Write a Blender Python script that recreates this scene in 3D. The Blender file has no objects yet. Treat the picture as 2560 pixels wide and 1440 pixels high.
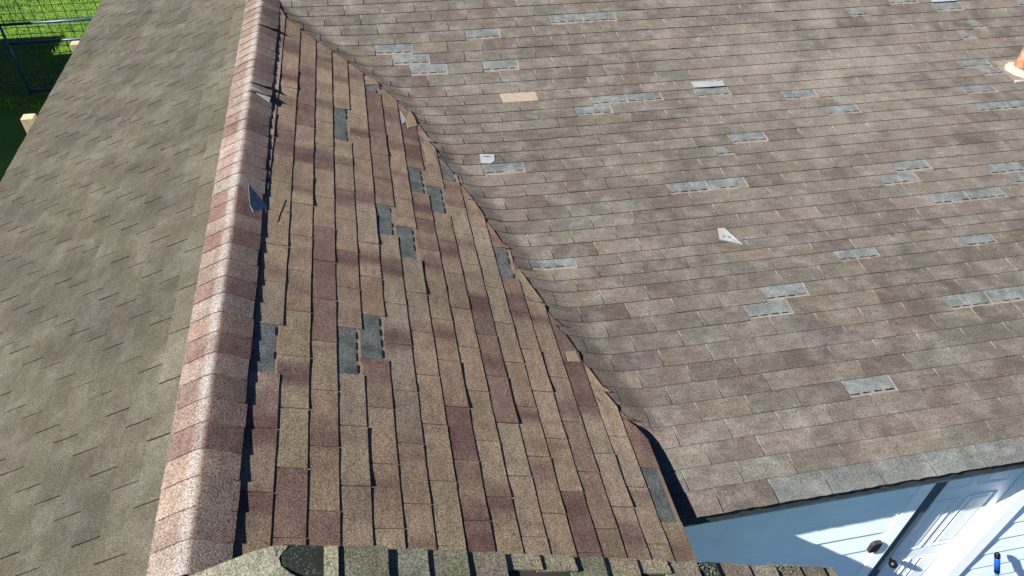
import bpy, math, random
from mathutils import Matrix, Vector
random.seed(7)
sc = bpy.context.scene
C = sc.collection
H = 5.6                                   # camera height above the ground

# ------------------------------------------------------------------ camera, sky, sun, exposure
YAW, PIT, ROL, FPX = 0.2088, 0.73456, 0.02553, 1791.873
fwd = Vector((math.sin(YAW)*math.cos(PIT), math.cos(YAW)*math.cos(PIT), -math.sin(PIT)))
rgt = Vector((math.cos(YAW), -math.sin(YAW), 0.0))
upv = rgt.cross(fwd)
r2 = rgt*math.cos(ROL) + upv*math.sin(ROL)
u2 = upv*math.cos(ROL) - rgt*math.sin(ROL)
cam_d = bpy.data.cameras.new('camera')
cam_d.sensor_width = 36.0
cam_d.lens = FPX/2560*36
cam_d.clip_start = 0.05
cam_d.clip_end = 3000
cam = bpy.data.objects.new('camera', cam_d)
C.objects.link(cam)
cam.matrix_world = Matrix(((r2.x, u2.x, -fwd.x, 0), (r2.y, u2.y, -fwd.y, 0), (r2.z, u2.z, -fwd.z, H), (0, 0, 0, 1)))
sc.camera = cam

SUN = Vector((-1.0, -0.2, 0.873)).normalized()       # towards the sun
world = bpy.data.worlds.new('World')
sc.world = world
world.use_nodes = True
wn = world.node_tree
bg = wn.nodes['Background']
sky = wn.nodes.new('ShaderNodeTexSky')
sky.sky_type = 'NISHITA'
sky.sun_disc = False
sky.sun_elevation = math.asin(SUN.z)
sky.sun_rotation = math.atan2(SUN.x, SUN.y)
sky.air_density = 0.5
sky.dust_density = 0.1
sky.ozone_density = 10.0
wn.links.new(sky.outputs[0], bg.inputs[0])
bg.inputs[1].default_value = 0.05
sun_d = bpy.data.lights.new('sun', 'SUN')
sun_d.energy = 5.0
sun_d.angle = math.radians(0.53)
sun_d.color = (1.0, 0.955, 0.885)
sun = bpy.data.objects.new('sun', sun_d)
C.objects.link(sun)
sun.rotation_euler = (-SUN).to_track_quat('-Z', 'Y').to_euler()
sun.location = (-20, -4, 20)
sc.view_settings.view_transform = 'Standard'
sc.view_settings.look = 'None'
sc.view_settings.gamma = 1.0
sc.view_settings.use_curve_mapping = False
sc.view_settings.exposure = 2.1
sc.render.engine = 'CYCLES'
sc.cycles.max_bounces = 5

def project(p):
    d = Vector(p) - Vector((0, 0, H))
    z = d.dot(fwd)
    if z < 0.05:
        return None
    return 1280 + FPX*d.dot(r2)/z, 720 - FPX*d.dot(u2)/z

# ------------------------------------------------------------------ material helpers
class NT:
    def __init__(self, name):
        self.m = bpy.data.materials.new(name)
        self.m.use_nodes = True
        self.t = self.m.node_tree
        self.b = self.t.nodes['Principled BSDF']
        self.b.inputs['Specular IOR Level'].default_value = 0.25
    def n(self, kind, **kw):
        nd = self.t.nodes.new(kind)
        for k, v in kw.items():
            setattr(nd, k, v)
        return nd
    def l(self, a, b):
        self.t.links.new(a, b)
    def val(self, x, sock):
        if isinstance(x, (int, float)):
            sock.default_value = x
        elif isinstance(x, (tuple, list)):
            sock.default_value = tuple(x) if len(x) == len(sock.default_value) else tuple(x)+(1,)
        else:
            self.l(x, sock)
    def math(self, op, a, b=0.0, clamp=False):
        nd = self.n('ShaderNodeMath', operation=op, use_clamp=clamp)
        self.val(a, nd.inputs[0]); self.val(b, nd.inputs[1])
        return nd.outputs[0]
    def mix(self, f, a, b, mode='MIX'):
        nd = self.n('ShaderNodeMix', data_type='RGBA', blend_type=mode)
        self.val(f, nd.inputs[0]); self.val(a, nd.inputs[6]); self.val(b, nd.inputs[7])
        return nd.outputs[2]
    def noise(self, vec, scale, detail=2.0, rough=0.6):
        nd = self.n('ShaderNodeTexNoise')
        nd.inputs['Scale'].default_value = scale
        nd.inputs['Detail'].default_value = detail
        nd.inputs['Roughness'].default_value = rough
        if vec is not None:
            self.l(vec, nd.inputs['Vector'])
        return nd.outputs[0]
    def ramp(self, f, lo, hi, a=0.0, b=1.0):
        nd = self.n('ShaderNodeMapRange')
        nd.clamp = True
        self.val(f, nd.inputs[0])
        nd.inputs[1].default_value = lo; nd.inputs[2].default_value = hi
        nd.inputs[3].default_value = a; nd.inputs[4].default_value = b
        return nd.outputs[0]
    def pos(self):
        return self.n('ShaderNodeNewGeometry').outputs['Position']
    def comb(self, x, y, z):
        nd = self.n('ShaderNodeCombineXYZ')
        self.val(x, nd.inputs[0]); self.val(y, nd.inputs[1]); self.val(z, nd.inputs[2])
        return nd.outputs[0]
    def bump(self, h, strength, dist):
        nd = self.n('ShaderNodeBump')
        nd.inputs['Strength'].default_value = strength
        nd.inputs['Distance'].default_value = dist
        self.l(h, nd.inputs['Height'])
        self.l(nd.outputs[0], self.b.inputs['Normal'])
    def out(self, col, rough=0.9):
        self.val(col, self.b.inputs['Base Color'])
        self.val(rough, self.b.inputs['Roughness'])
        return self.m

ALB = 0.42                                # weathered asphalt is a dark material
def granules(N, P, col, amt, scale=140.0, fine=330.0):
    g = N.noise(P, scale, 2.0, 0.7)
    g2 = N.noise(P, fine, 1.0, 0.5)
    s = N.math('ADD', N.math('MULTIPLY', g, 0.62), N.math('MULTIPLY', g2, 0.38))
    k = N.ramp(s, 0.33, 0.67, 1-amt, 1+amt)
    return N.mix(1.0, col, N.comb(k, k, k), 'MULTIPLY'), s

def shingle_mat(name, along, second, attr=False, amt=0.45, drag=0.8, lichen=0.25, pale=None, streak=0.2, bumpd=0.003, crest=False, broad=0.18, gain=1.0):
    """Weathered asphalt shingle: tint per tab (object colour or attribute), a second colour dragged along the course, granules, dust."""
    N = NT(name)
    if attr:
        src = N.n('ShaderNodeAttribute', attribute_name='tint')
        col, row = src.outputs['Color'], src.outputs['Alpha']
    else:
        src = N.n('ShaderNodeObjectInfo')
        col, row = src.outputs['Color'], src.outputs['Alpha']
    P = N.pos()
    sp = N.n('ShaderNodeSeparateXYZ'); N.l(P, sp.inputs[0])
    al = sp.outputs[along]
    v = N.comb(N.math('MULTIPLY', al, 3.3), N.math('MULTIPLY', row, 97.0), 0.0)
    d = N.ramp(N.noise(v, 1.0, 2.0, 0.55), 0.50, 0.66)
    c = N.mix(N.math('MULTIPLY', d, drag), col, second)
    # weathering: pale dust / worn granules in soft patches, dirt in others
    w = N.ramp(N.noise(P, 5.5, 4.0, 0.62), 0.46, 0.72)
    grey = N.mix(0.5, c, (0.34, 0.33, 0.30), 'MIX')
    c = N.mix(N.math('MULTIPLY', w, lichen), c, grey)
    v2 = N.comb(N.math('MULTIPLY', al, 5.5), N.math('MULTIPLY', row, 61.0), N.math('MULTIPLY', sp.outputs[1-along], 15.0))
    st = N.ramp(N.noise(v2, 1.6, 4.0, 0.7), 0.32, 0.68, 1-streak, 1+streak)
    c = N.mix(1.0, c, N.comb(st, st, st), 'MULTIPLY')
    bl = N.ramp(N.noise(P, 1.25, 4.0, 0.6), 0.33, 0.67, 1-broad, 1+broad)
    c = N.mix(1.0, c, N.comb(bl, bl, bl), 'MULTIPLY')
    if pale:
        pt, rad, col2 = pale
        dist = N.n('ShaderNodeVectorMath', operation='DISTANCE')
        N.l(P, dist.inputs[0]); dist.inputs[1].default_value = pt
        m = N.ramp(dist.outputs['Value'], 0.15, rad, 1.0, 0.0)
        m = N.math('MULTIPLY', m, N.ramp(N.noise(P, 3.2, 3.0, 0.6), 0.36, 0.62))
        c = N.mix(N.math('MULTIPLY', m, 0.75), c, col2)
    if crest:  # pale crest band: sun highlight painted into the colour, with worn granules
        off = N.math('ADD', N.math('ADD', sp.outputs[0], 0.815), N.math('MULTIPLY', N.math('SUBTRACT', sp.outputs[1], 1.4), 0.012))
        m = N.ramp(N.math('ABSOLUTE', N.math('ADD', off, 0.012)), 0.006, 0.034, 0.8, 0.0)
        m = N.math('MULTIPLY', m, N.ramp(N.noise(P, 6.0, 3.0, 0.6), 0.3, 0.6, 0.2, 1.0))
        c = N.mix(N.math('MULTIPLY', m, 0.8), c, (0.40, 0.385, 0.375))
    c, s = granules(N, P, c, amt)
    c = N.mix(1.0, c, (ALB*gain,)*3, 'MULTIPLY')
    N.bump(s, 0.55, bumpd)
    N.b.inputs['Specular IOR Level'].default_value = 0.15
    return N.out(c, 0.92)

def plain_mat(name, col, rough=0.6, var=0.12, scale=8.0, amt=0.0, bump=0.0):
    if amt:
        col = tuple(c*ALB for c in col)
    N = NT(name)
    P = N.pos()
    k = N.ramp(N.noise(P, scale, 4.0, 0.6), 0.3, 0.7, 1-var, 1+var)
    c = N.mix(1.0, col, N.comb(k, k, k), 'MULTIPLY')
    if amt:
        c, s = granules(N, P, c, amt)
        if bump:
            N.bump(s, 0.5, bump)
    return N.out(c, rough)

def siding_mat(name, col):
    N = NT(name)
    P = N.pos()
    mp = N.n('ShaderNodeMapping'); N.l(P, mp.inputs[0]); mp.inputs['Scale'].default_value = (1.2, 1, 26)
    g = N.noise(mp.outputs[0], 3.0, 4.0, 0.6)
    d = N.ramp(N.noise(P, 2.2, 5.0, 0.65), 0.35, 0.75, 1.0, 0.86)
    k = N.math('MULTIPLY', d, N.ramp(g, 0.3, 0.7, 0.95, 1.03))
    c = N.mix(1.0, col, N.comb(k, k, N.math('MULTIPLY', k, 0.99)), 'MULTIPLY')
    N.bump(g, 0.15, 0.002)
    return N.out(c, 0.45)

MAT = {}
PALE = ((4.05, 5.35, 2.74), 1.9, (0.27, 0.242, 0.208))
for sfx, at in (('', False), ('_mass', True)):
    MAT['wing'+sfx] = shingle_mat('wing_shingle'+sfx, 1, (0.112, 0.056, 0.051), at, amt=0.85, drag=0.9, lichen=0.22, gain=0.92, bumpd=0.004)
    MAT['main'+sfx] = shingle_mat('main_shingle'+sfx, 0, (0.094, 0.075, 0.066), at, amt=0.72, drag=0.65, lichen=0.6, pale=PALE, streak=0.20, broad=0.12)
    MAT['shade'+sfx] = shingle_mat('algae_shingle'+sfx, 1, (0.058, 0.049, 0.034), at, amt=0.62, drag=0.35, lichen=0.30, streak=0.14, broad=0.20)
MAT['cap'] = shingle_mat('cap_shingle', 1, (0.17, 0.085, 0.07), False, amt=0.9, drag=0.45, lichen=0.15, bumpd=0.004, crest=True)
MAT['front'] = shingle_mat('front_shingle', 1, (0.085, 0.088, 0.05), False, amt=0.95, drag=0.5, lichen=0.5, bumpd=0.005)
MAT['deck_main'] = plain_mat('slot_tan', (0.42, 0.39, 0.34), 0.95, 0.25, 12, 0.3)
MAT['deck_wing'] = plain_mat('slot_brown', (0.13, 0.105, 0.085), 0.95, 0.25, 12, 0.4)
MAT['deck_dark'] = plain_mat('slot_dark', (0.016, 0.016, 0.012), 0.95, 0.2, 12)
MAT['felt'] = plain_mat('exposed_grey_asphalt', (0.150, 0.164, 0.160), 0.95, 0.38, 11, 0.75, 0.003)
MAT['felt_wing'] = plain_mat('exposed_grey_asphalt_coarse', (0.100, 0.114, 0.106), 0.95, 0.45, 11, 1.0, 0.005)
MAT['tar'] = plain_mat('sealant_tar', (0.006, 0.006, 0.006), 0.5, 0.2, 30)
MAT['fresh'] = plain_mat('unweathered_tan', (0.27, 0.195, 0.13), 0.95, 0.15, 20, 0.25, 0.002)
MAT['fresh_main'] = plain_mat('unweathered_tan_dusty', (0.25, 0.205, 0.165), 0.95, 0.15, 20, 0.25, 0.002)
MAT['newtab'] = plain_mat('pale_new_tab', (0.34, 0.275, 0.215), 0.95, 0.1, 20, 0.3, 0.002)
MAT['back'] = plain_mat('shingle_back_dust', (0.31, 0.32, 0.325), 0.85, 0.12, 18, 0.12)
MAT['backdark'] = plain_mat('shingle_back_grey', (0.30, 0.33, 0.36), 0.85, 0.2, 30, 0.2)
MAT['black'] = plain_mat('dark_mossy_mat', (0.02, 0.026, 0.018), 0.95, 0.6, 60, 0.8, 0.004)
def torn_mat():
    N = NT('dark_torn_mat')
    P = N.pos()
    a = N.ramp(N.noise(P, 150.0, 3.0, 0.7), 0.54, 0.64)
    b = N.ramp(N.noise(P, 18.0, 3.0, 0.6), 0.35, 0.65)
    c = N.mix(N.math('MULTIPLY', a, b), (0.005, 0.008, 0.005), (0.10, 0.115, 0.08))
    return N.out(c, 0.95)
MAT['black'] = torn_mat()
MAT['moss'] = plain_mat('grey_moss', (0.16, 0.18, 0.12), 0.95, 0.5, 90, 0.7, 0.004)
MAT['white'] = siding_mat('white_siding_paint', (0.71, 0.815, 0.85))
MAT['trim'] = plain_mat('white_trim_paint', (0.80, 0.83, 0.84), 0.4, 0.03, 5)
MAT['door_shadow'] = plain_mat('door_shadow_paint', (0.05, 0.075, 0.10), 0.6, 0.1, 8)
MAT['doorpaint'] = plain_mat('white_door_paint', (0.64, 0.70, 0.72), 0.35, 0.03, 4)
MAT['fascia'] = plain_mat('dark_wood_eave_shadow', (0.02, 0.024, 0.03), 0.9, 0.3, 15)
MAT['fasciaw'] = plain_mat('grey_fascia_paint', (0.25, 0.30, 0.31), 0.7, 0.2, 9)
MAT['blackplastic'] = plain_mat('black_plastic', (0.003, 0.003, 0.003), 0.4, 0.1, 10)
MAT['greyplastic'] = plain_mat('grey_plastic', (0.012, 0.012, 0.012), 0.5, 0.1, 10)
MAT['blue'] = plain_mat('blue_plastic', (0.002, 0.04, 0.22), 0.35, 0.05, 10)
MAT['cyan'] = plain_mat('light_blue_pole', (0.002, 0.10, 0.32), 0.35, 0.05, 10)
MAT['wood'] = plain_mat('new_pine', (0.24, 0.19, 0.115), 0.8, 0.2, 14)
MAT['pipe'] = plain_mat('blue_steel_tube', (0.012, 0.028, 0.06), 0.4, 0.2, 10)
MAT['wire'] = plain_mat('dark_wire', (0.010, 0.014, 0.010), 0.5, 0.2, 10)
MAT['slab_dark'] = plain_mat('added_slab_dark', (0.035, 0.035, 0.037), 0.9, 0.2, 6)
MAT['shed'] = plain_mat('weathered_boards', (0.05, 0.042, 0.035), 0.9, 0.2, 6)

def rust_mat():
    N = NT('rusty_galvanised')
    P = N.pos()
    a = N.ramp(N.noise(P, 9.0, 4.0, 0.6), 0.40, 0.58)
    c = N.mix(a, (0.20, 0.15, 0.11), (0.15, 0.072, 0.03))
    b = N.ramp(N.noise(P, 28.0, 3.0, 0.6), 0.5, 0.66)
    c = N.mix(N.math('MULTIPLY', b, 0.5), c, (0.07, 0.028, 0.01))
    return N.out(c, 0.7)
MAT['rust'] = rust_mat()
MAT['caulk'] = plain_mat('dried_caulk', (0.20, 0.18, 0.145), 0.9, 0.35, 40)

def grass_ground():
    N = NT('lawn_ground')
    P = N.pos()
    a = N.ramp(N.noise(P, 1.1, 5.0, 0.65), 0.38, 0.62)
    b = N.ramp(N.noise(P, 14.0, 4.0, 0.7), 0.3, 0.7)
    c = N.mix(a, (0.03, 0.085, 0.002), (0.065, 0.13, 0.002))
    c = N.mix(N.math('MULTIPLY', b, 0.55), c, (0.015, 0.04, 0.003))
    return N.out(c, 0.95)
MAT['ground'] = grass_ground()
def blade_mat():
    N = NT('grass_blade')
    P = N.pos()
    a = N.ramp(N.noise(P, 1.3, 4.0, 0.65), 0.38, 0.62)
    b = N.ramp(N.noise(P, 30.0, 2.0, 0.6), 0.3, 0.7)
    c = N.mix(a, (0.045, 0.12, 0.004), (0.11, 0.195, 0.006))
    c = N.mix(N.math('MULTIPLY', b, 0.4), c, (0.15, 0.21, 0.004))
    return N.out(c, 0.8)
MAT['blade'] = blade_mat()

# ------------------------------------------------------------------ mesh helpers
def mesh(name, vs, fs, mat, smooth=False):
    me = bpy.data.meshes.new(name)
    me.from_pydata([tuple(v) for v in vs], [], fs)
    me.update()
    if mat is not None:
        me.materials.append(MAT[mat] if isinstance(mat, str) else mat)
    if smooth:
        me.polygons.foreach_set('use_smooth', [True]*len(me.polygons))
    return me
def obj(name, me, parent=None, **props):
    o = bpy.data.objects.new(name, me)
    C.objects.link(o)
    if parent is not None:
        o.parent = parent
    for k, v in props.items():
        o[k] = v
    return o
def empty(name, loc, label, cat, group=None):
    o = bpy.data.objects.new(name, None)
    C.objects.link(o)
    o.location = loc
    o['label'] = label; o['category'] = cat
    if group:
        o['group'] = group
    return o
def boxv(x0, x1, y0, y1, z0, z1):
    vs = [(x, y, z) for z in (z0, z1) for y in (y0, y1) for x in (x0, x1)]
    fs = [(0, 2, 3, 1), (4, 5, 7, 6), (0, 1, 5, 4), (2, 6, 7, 3), (0, 4, 6, 2), (1, 3, 7, 5)]
    return vs, fs
def join(parts):
    V, F = [], []
    for vs, fs in parts:
        n = len(V)
        V += list(vs); F += [tuple(i+n for i in f) for f in fs]
    return V, F
def tube(p0, p1, r0, r1=None, seg=10, cap=True):
    p0, p1 = Vector(p0), Vector(p1)
    r1 = r0 if r1 is None else r1
    d = (p1-p0).normalized()
    a = d.orthogonal().normalized(); b = d.cross(a)
    vs = []
    for p, r in ((p0, r0), (p1, r1)):
        for i in range(seg):
            t = 2*math.pi*i/seg
            vs.append(p + a*(r*math.cos(t)) + b*(r*math.sin(t)))
    fs = [(i, (i+1) % seg, seg+(i+1) % seg, seg+i) for i in range(seg)]
    if cap:
        fs += [tuple(range(seg-1, -1, -1)), tuple(range(seg, 2*seg))]
    return vs, fs
def bevel(o, w, seg=2):
    m = o.modifiers.new('bevel', 'BEVEL'); m.width = w; m.segments = seg; m.limit_method = 'ANGLE'

def grid_patch(top, skirt_dir, depth, split=False):
    """top: rows of points (rows x cols). Closed shell: top grid + skirt along -skirt_dir*depth, no bottom."""
    nr, nc = len(top), len(top[0])
    vs = [p for r in top for p in r]
    idx = lambda i, j: i*nc+j
    fs = []
    for i in range(nr-1):
        for j in range(nc-1):
            fs.append((idx(i, j), idx(i+1, j), idx(i+1, j+1), idx(i, j+1)))
    ring = [idx(0, j) for j in range(nc)] + [idx(i, nc-1) for i in range(1, nr)] + [idx(nr-1, j) for j in range(nc-2, -1, -1)] + [idx(i, 0) for i in range(nr-2, 0, -1)]
    if split:
        b0 = len(vs)
        vs += [Vector(vs[k]) for k in ring]
        ring = list(range(b0, b0+len(ring)))
    base = len(vs)
    for k in ring:
        vs.append(Vector(vs[k]) - Vector(skirt_dir)*depth)
    n = len(ring)
    for k in range(n):
        fs.append((ring[k], ring[(k+1) % n], base+(k+1) % n, base+k))
    return vs, fs

# ------------------------------------------------------------------ the roof's geometry
E_, T_ = 0.127, 0.305                       # course exposure and tab width
A = 0.37923; CA, SA, TA = math.cos(A), math.sin(A), math.tan(A)
XR0, ZR0 = -0.6843, -2.39401 + H            # wing slope: butt line 0
XRIDGE = -0.83
ZRIDGE = ZR0 - (XRIDGE-XR0)*TA
def ridge_x(y):
    return -0.815 - (y-1.4)*0.012
def ridge_z(y):
    return ZR0 - (ridge_x(y)-XR0)*TA
B1, B2 = 0.12853, 0.35371                   # main slope: low pitch below, steeper above the break
XM, YM, ZM = 1.49163, 1.69739, -3.27571 + H
VB = 29.345
YB = YM + E_*VB*math.cos(B1); ZB = ZM + E_*VB*math.sin(B1)
R_EAVE = 16.0
X_EAVE = XR0 + R_EAVE*E_*CA
CUT = [(-0.85, 6.75), (-0.749, 6.594), (-0.726, 6.30), (-0.592, 6.137), (-0.474, 5.962), (-0.226, 5.737), (-0.093, 5.579), (0.043, 5.42), (0.167, 5.226), (0.273, 5.043),
       (0.37, 4.673), (0.504, 4.249), (0.627, 3.864), (0.76, 3.357), (0.865, 3.012), (0.96, 2.697), (1.055, 2.396), (1.115, 2.22), (1.205, 2.09)]
def lerp_tab(tab, x, i, o):
    t = sorted(tab, key=lambda p: p[i])
    if x <= t[0][i]: return t[0][o]
    for a, b in zip(t, t[1:]):
        if x <= b[i]:
            f = (x-a[i])/(b[i]-a[i]+1e-9)
            return a[o]+(b[o]-a[o])*f
    return t[-1][o]
y_cut = lambda x: lerp_tab(CUT, x, 0, 1)
x_cut = lambda y: lerp_tab(CUT, y, 1, 0)
def sstep(x, a, b):
    t = min(1, max(0, (x-a)/(b-a)))
    return t*t*(3-2*t)
def softplus(x, w):
    return w*math.log1p(math.exp(max(-40, min(40, x/w)))) if x/w < 40 else x
def m_flat(y):
    return ZB + math.tan(B1)*(y-YB) + (math.tan(B2)-math.tan(B1))*softplus(y-YB, 0.03)
def r_flat(x):
    return ZR0 - (x-XR0)*TA
def m_z(x, y):
    m = m_flat(y)
    if y < 6.8:                                          # the valley is packed up: the slope swells a little towards it
        m += 0.035*math.exp(-max(0.0, x-x_cut(y))/0.45)*sstep(y, 1.95, 2.5)*(1-sstep(y, 6.0, 6.8))
    r = r_flat(x) - (1-sstep(y, 1.90, 2.26))*0.25
    k = 0.007
    d = r-m
    return m + softplus(d, k)
def m_y(v):
    return YM + E_*(min(v, VB)*math.cos(B1) + max(v-VB, 0)*math.cos(B2))
LINE = {k: float(k) for k in range(13)}
LINE[13] = 12.82; LINE[14] = 13.6
for k in range(15, 70):
    LINE[k] = 14.345 + (k-15)

house = empty('house', (2.0, 4.0, 0.0), 'shingled house with storm damaged brown roof slopes, white siding and door', 'house')
HOFF = -house.location
def part(name, me, **props):
    o = obj(name, me, house, **props)
    o.location = HOFF
    return o

# ---- decks
def deck_wing():
    rows = []
    n = 34
    for i in range(n+1):
        s = (XRIDGE-XR0)/CA + (R_EAVE*E_ + 0.004 - (XRIDGE-XR0)/CA)*i/n
        x = XR0+s*CA
        y1 = min(y_cut(x)-0.03, 6.6) if x < 1.195 else 2.1
        row = []
        for j in range(9):
            y = 1.22 + (y1-1.22)*j/8
            xx = x + (ridge_x(y)-XRIDGE)*(1-i/n)**3
            row.append(Vector((xx, y, r_flat(xx)-0.004)))
        rows.append(row)
    return grid_patch(rows, (0, 0, 1), 0.022)
wing = part('roof_slope', mesh('wing_deck', *deck_wing(), 'deck_wing'), label='sunlit brown wing slope falling from the ridge to the valley')
def deck_main():
    vs, fs, rows = [], [], []
    ys = [m_y(v*0.25) for v in range(0, 188)]
    for y in ys:
        xl = 1.06 if y < 2.1 else (x_cut(y)-0.10 if y < 6.6 else -1.0)
        xs = [xl + 1.2*(j/40) for j in range(41)] + [xl+1.2+(10.0-xl-1.2)*j/5 for j in range(1, 6)]
        rows.append([Vector((x, y, m_z(x, y)-0.0015)) for x in xs])
    return grid_patch(rows, (0, 0, 1), 0.02)
main = part('roof_slope', mesh('main_deck', *deck_main(), 'deck_main'), label='wide grey brown slope with many missing tabs beyond the valley')
def Lp(s, y, h=0.0):
    return Vector((ridge_x(y) - s*CA - h*SA, y, ridge_z(y) - s*SA + h*CA))
L_LEN = 17*E_ + 0.008
def deck_dark():
    rows = [[Lp(0.0 + (L_LEN)*i/6, 0.9 + 9.1*j/6, -0.004) for j in range(7)] for i in range(7)]
    return grid_patch([list(reversed(r)) for r in rows], (0, 0, 1), 0.022)
shade = part('roof_slope', mesh('shade_deck', *deck_dark(), 'deck_dark'), label='olive grey algae stained slope left of the ridge')

# ---- shingles
def tint(base, j=0.10, hue=0.04):
    k = 1 + random.uniform(-j, j)
    return tuple(max(0.005, c*k*(1+random.uniform(-hue, hue))) for c in base)
COUNT = {}
def tab_variant(name, mat, gap, h_up, h_lo, curl, e=E_, t=T_):
    nx, ny = 3, 4
    cl = [random.uniform(0, curl) for _ in range(2)]
    wob = random.uniform(-1, 1)*0.0012
    top = []
    for i in range(nx+1):
        f = i/nx
        row = []
        for j in range(ny+1):
            g = j/ny
            x = -0.014 + (e+0.014)*f + (random.uniform(-1, 1)*0.0010 if i == nx else 0)
            y = gap/2 + (t-gap)*g + (wob*f if j in (0, ny) else 0)
            h = h_up + (h_lo-h_up)*f + (f**2)*(cl[0]*(1-g)**3 + cl[1]*g**3) + random.uniform(-1, 1)*0.0005
            row.append(Vector((x, y, h)))
        top.append(row)
    vs, fs = grid_patch(top, (0, 0, 1), 0.0)
    n = (nx+1)*(ny+1)
    for k in range(n, len(vs)):
        vs[k].z = -0.0035
    return mesh(name, vs, fs, mat)
def px_area(pts):
    q = [project(p) for p in pts]
    if any(p is None for p in q):
        return 0, False
    a = 0
    for i in range(len(q)):
        x0, y0 = q[i]; x1, y1 = q[(i+1) % len(q)]
        a += x0*y1-x1*y0
    vis = any(-10 < p[0] < 2570 and -10 < p[1] < 1450 for p in q)
    return abs(a)/2, vis

# every tab is first described: corner points (for ranking), a maker, tint, row value
class Tabs:
    def __init__(self, deck, mat, name='shingle'):
        self.deck, self.mat, self.name, self.L = deck, mat, name, []
    def add(self, pts, tintc, row, matrix=None, var=None, geo=None):
        a, vis = px_area(pts)
        self.L.append((a if vis else -1, tintc, row, matrix, var, geo))
    def build(self, most=300):
        self.L.sort(key=lambda d: -d[0])
        rest = []
        for n, (a, tc, row, M, var, geo) in enumerate(self.L):
            if n < most and a > 0:
                if geo is None:
                    o = obj(self.name, var, self.deck)
                    o.matrix_local = M
                else:
                    o = obj(self.name, mesh(self.name, geo[0], geo[1], self.mat), self.deck)
                o.color = (*tc, row)
            else:
                rest.append((tc, row, M, var, geo))
        if rest:
            V, F, Cc = [], [], []
            for tc, row, M, var, geo in rest:
                if geo is None:
                    vs = [M @ v.co for v in var.vertices]; fs = [tuple(p.vertices) for p in var.polygons]
                else:
                    vs, fs = geo
                b = len(V)
                V += list(vs); F += [tuple(i+b for i in f) for f in fs]
                Cc += [(*tc, row)]*len(vs)
            me = mesh('shingle_field', V, F, self.mat+'_mass')
            ca = me.color_attributes.new('tint', 'FLOAT_COLOR', 'POINT')
            ca.data.foreach_set('color', [c for q in Cc for c in q])
            o = obj('shingle_field', me, self.deck, kind='stuff')

def felt_patch(P, s0, s1, t0, t1, deck, mat, n_up, tan_mat, dash=True, cut=None, name='exposed_underlay'):
    """where a tab is gone: the grey layer below, its tar dashes and the strip of fresh granules. P(s, t, h) maps slope coordinates."""
    sm = s0 + (s1-s0)*0.80
    rows = [[P(s0-0.008 + (sm-s0+0.008)*i/2, (lo + (hi-lo)*j/4), 0.0012) for j in range(5)] for i in range(3)
            for lo, hi in [cut(s0+(sm-s0)*i/2) if cut else (t0, t1)]]
    o = obj(name, mesh(name, *grid_patch(rows, n_up, 0.004), mat), deck)
    lo, hi = cut(sm) if cut else (t0, t1)
    if hi-lo < 0.03:
        return
    rows = [[P(sm + (s1+0.002-sm)*i, lo+(hi-lo)*j/4, 0.0005 + random.uniform(0, 0.0008)) for j in range(5)] for i in range(2)]
    obj('fresh_strip', mesh('fresh_strip', *grid_patch(rows, n_up, 0.004), tan_mat), deck)
    if dash:
        parts = []
        nd = 4 if hi-lo > 0.2 else 2
        for d in range(nd):
            if random.random() < 0.1: continue
            a = lo + (hi-lo)*(d+0.12+random.uniform(-.05, .05))/nd
            b = a + (hi-lo)*random.uniform(0.55, 0.78)/nd
            sa = sm - 0.008 + random.uniform(-.002, .002)
            w = random.uniform(0.005, 0.009)
            pts = []
            for r in range(3):
                pts.append([P(sa + w*(r/2) + random.uniform(-.0012, .0012), a+(b-a)*j/4, 0.0035) for j in range(5)])
            parts.append(grid_patch(pts, n_up, 0.003))
        if parts:
            obj('sealant_strip', mesh('sealant_strip', *join(parts), 'tar'), deck, kind='stuff')

# wing slope (right of the ridge)
def Rp(s, y, h=0.0):
    x = XR0+s*CA
    yc = y_cut(x)
    lift = 0.0
    if yc-y < 0.7 and x < 1.19:
        lift = max(0.0, m_z(x, min(y, yc+0.1)) - r_flat(x)) + 0.0085*math.exp(-max(0, yc-y)/0.22)
    return Vector((x + h*SA, y, r_flat(x) + h*CA + lift))
R_N = (SA, 0, CA)
RM = Matrix(((CA, 0, SA, 0), (0, 1, 0, 0), (-SA, 0, CA, 0), (0, 0, 0, 1)))
R_TINT = [(0.276, 0.206, 0.140), (0.262, 0.193, 0.132), (0.248, 0.181, 0.126), (0.270, 0.211, 0.150), (0.250, 0.197, 0.144), (0.220, 0.156, 0.112), (0.182, 0.116, 0.090), (0.256, 0.198, 0.130)]
R_MISS = {(3, 13), (7, 10), (8, 9), (5, 9), (6, 8), (0, 7), (3, 6), (4, 6), (15, -1), (9, 10), (11, 6)}
R_HALF = {(5, 15), (3, 14)}
rv = [tab_variant('wing_tab', 'wing', random.uniform(0.004, 0.0065), 0.001, 0.0050, 0.0030) for _ in range(14)] + [tab_variant('wing_tab', 'wing', 0.006, 0.001, 0.0065, 0.006)]
Y_FRONT = 1.27
RT = Tabs(wing, 'wing')
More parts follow.
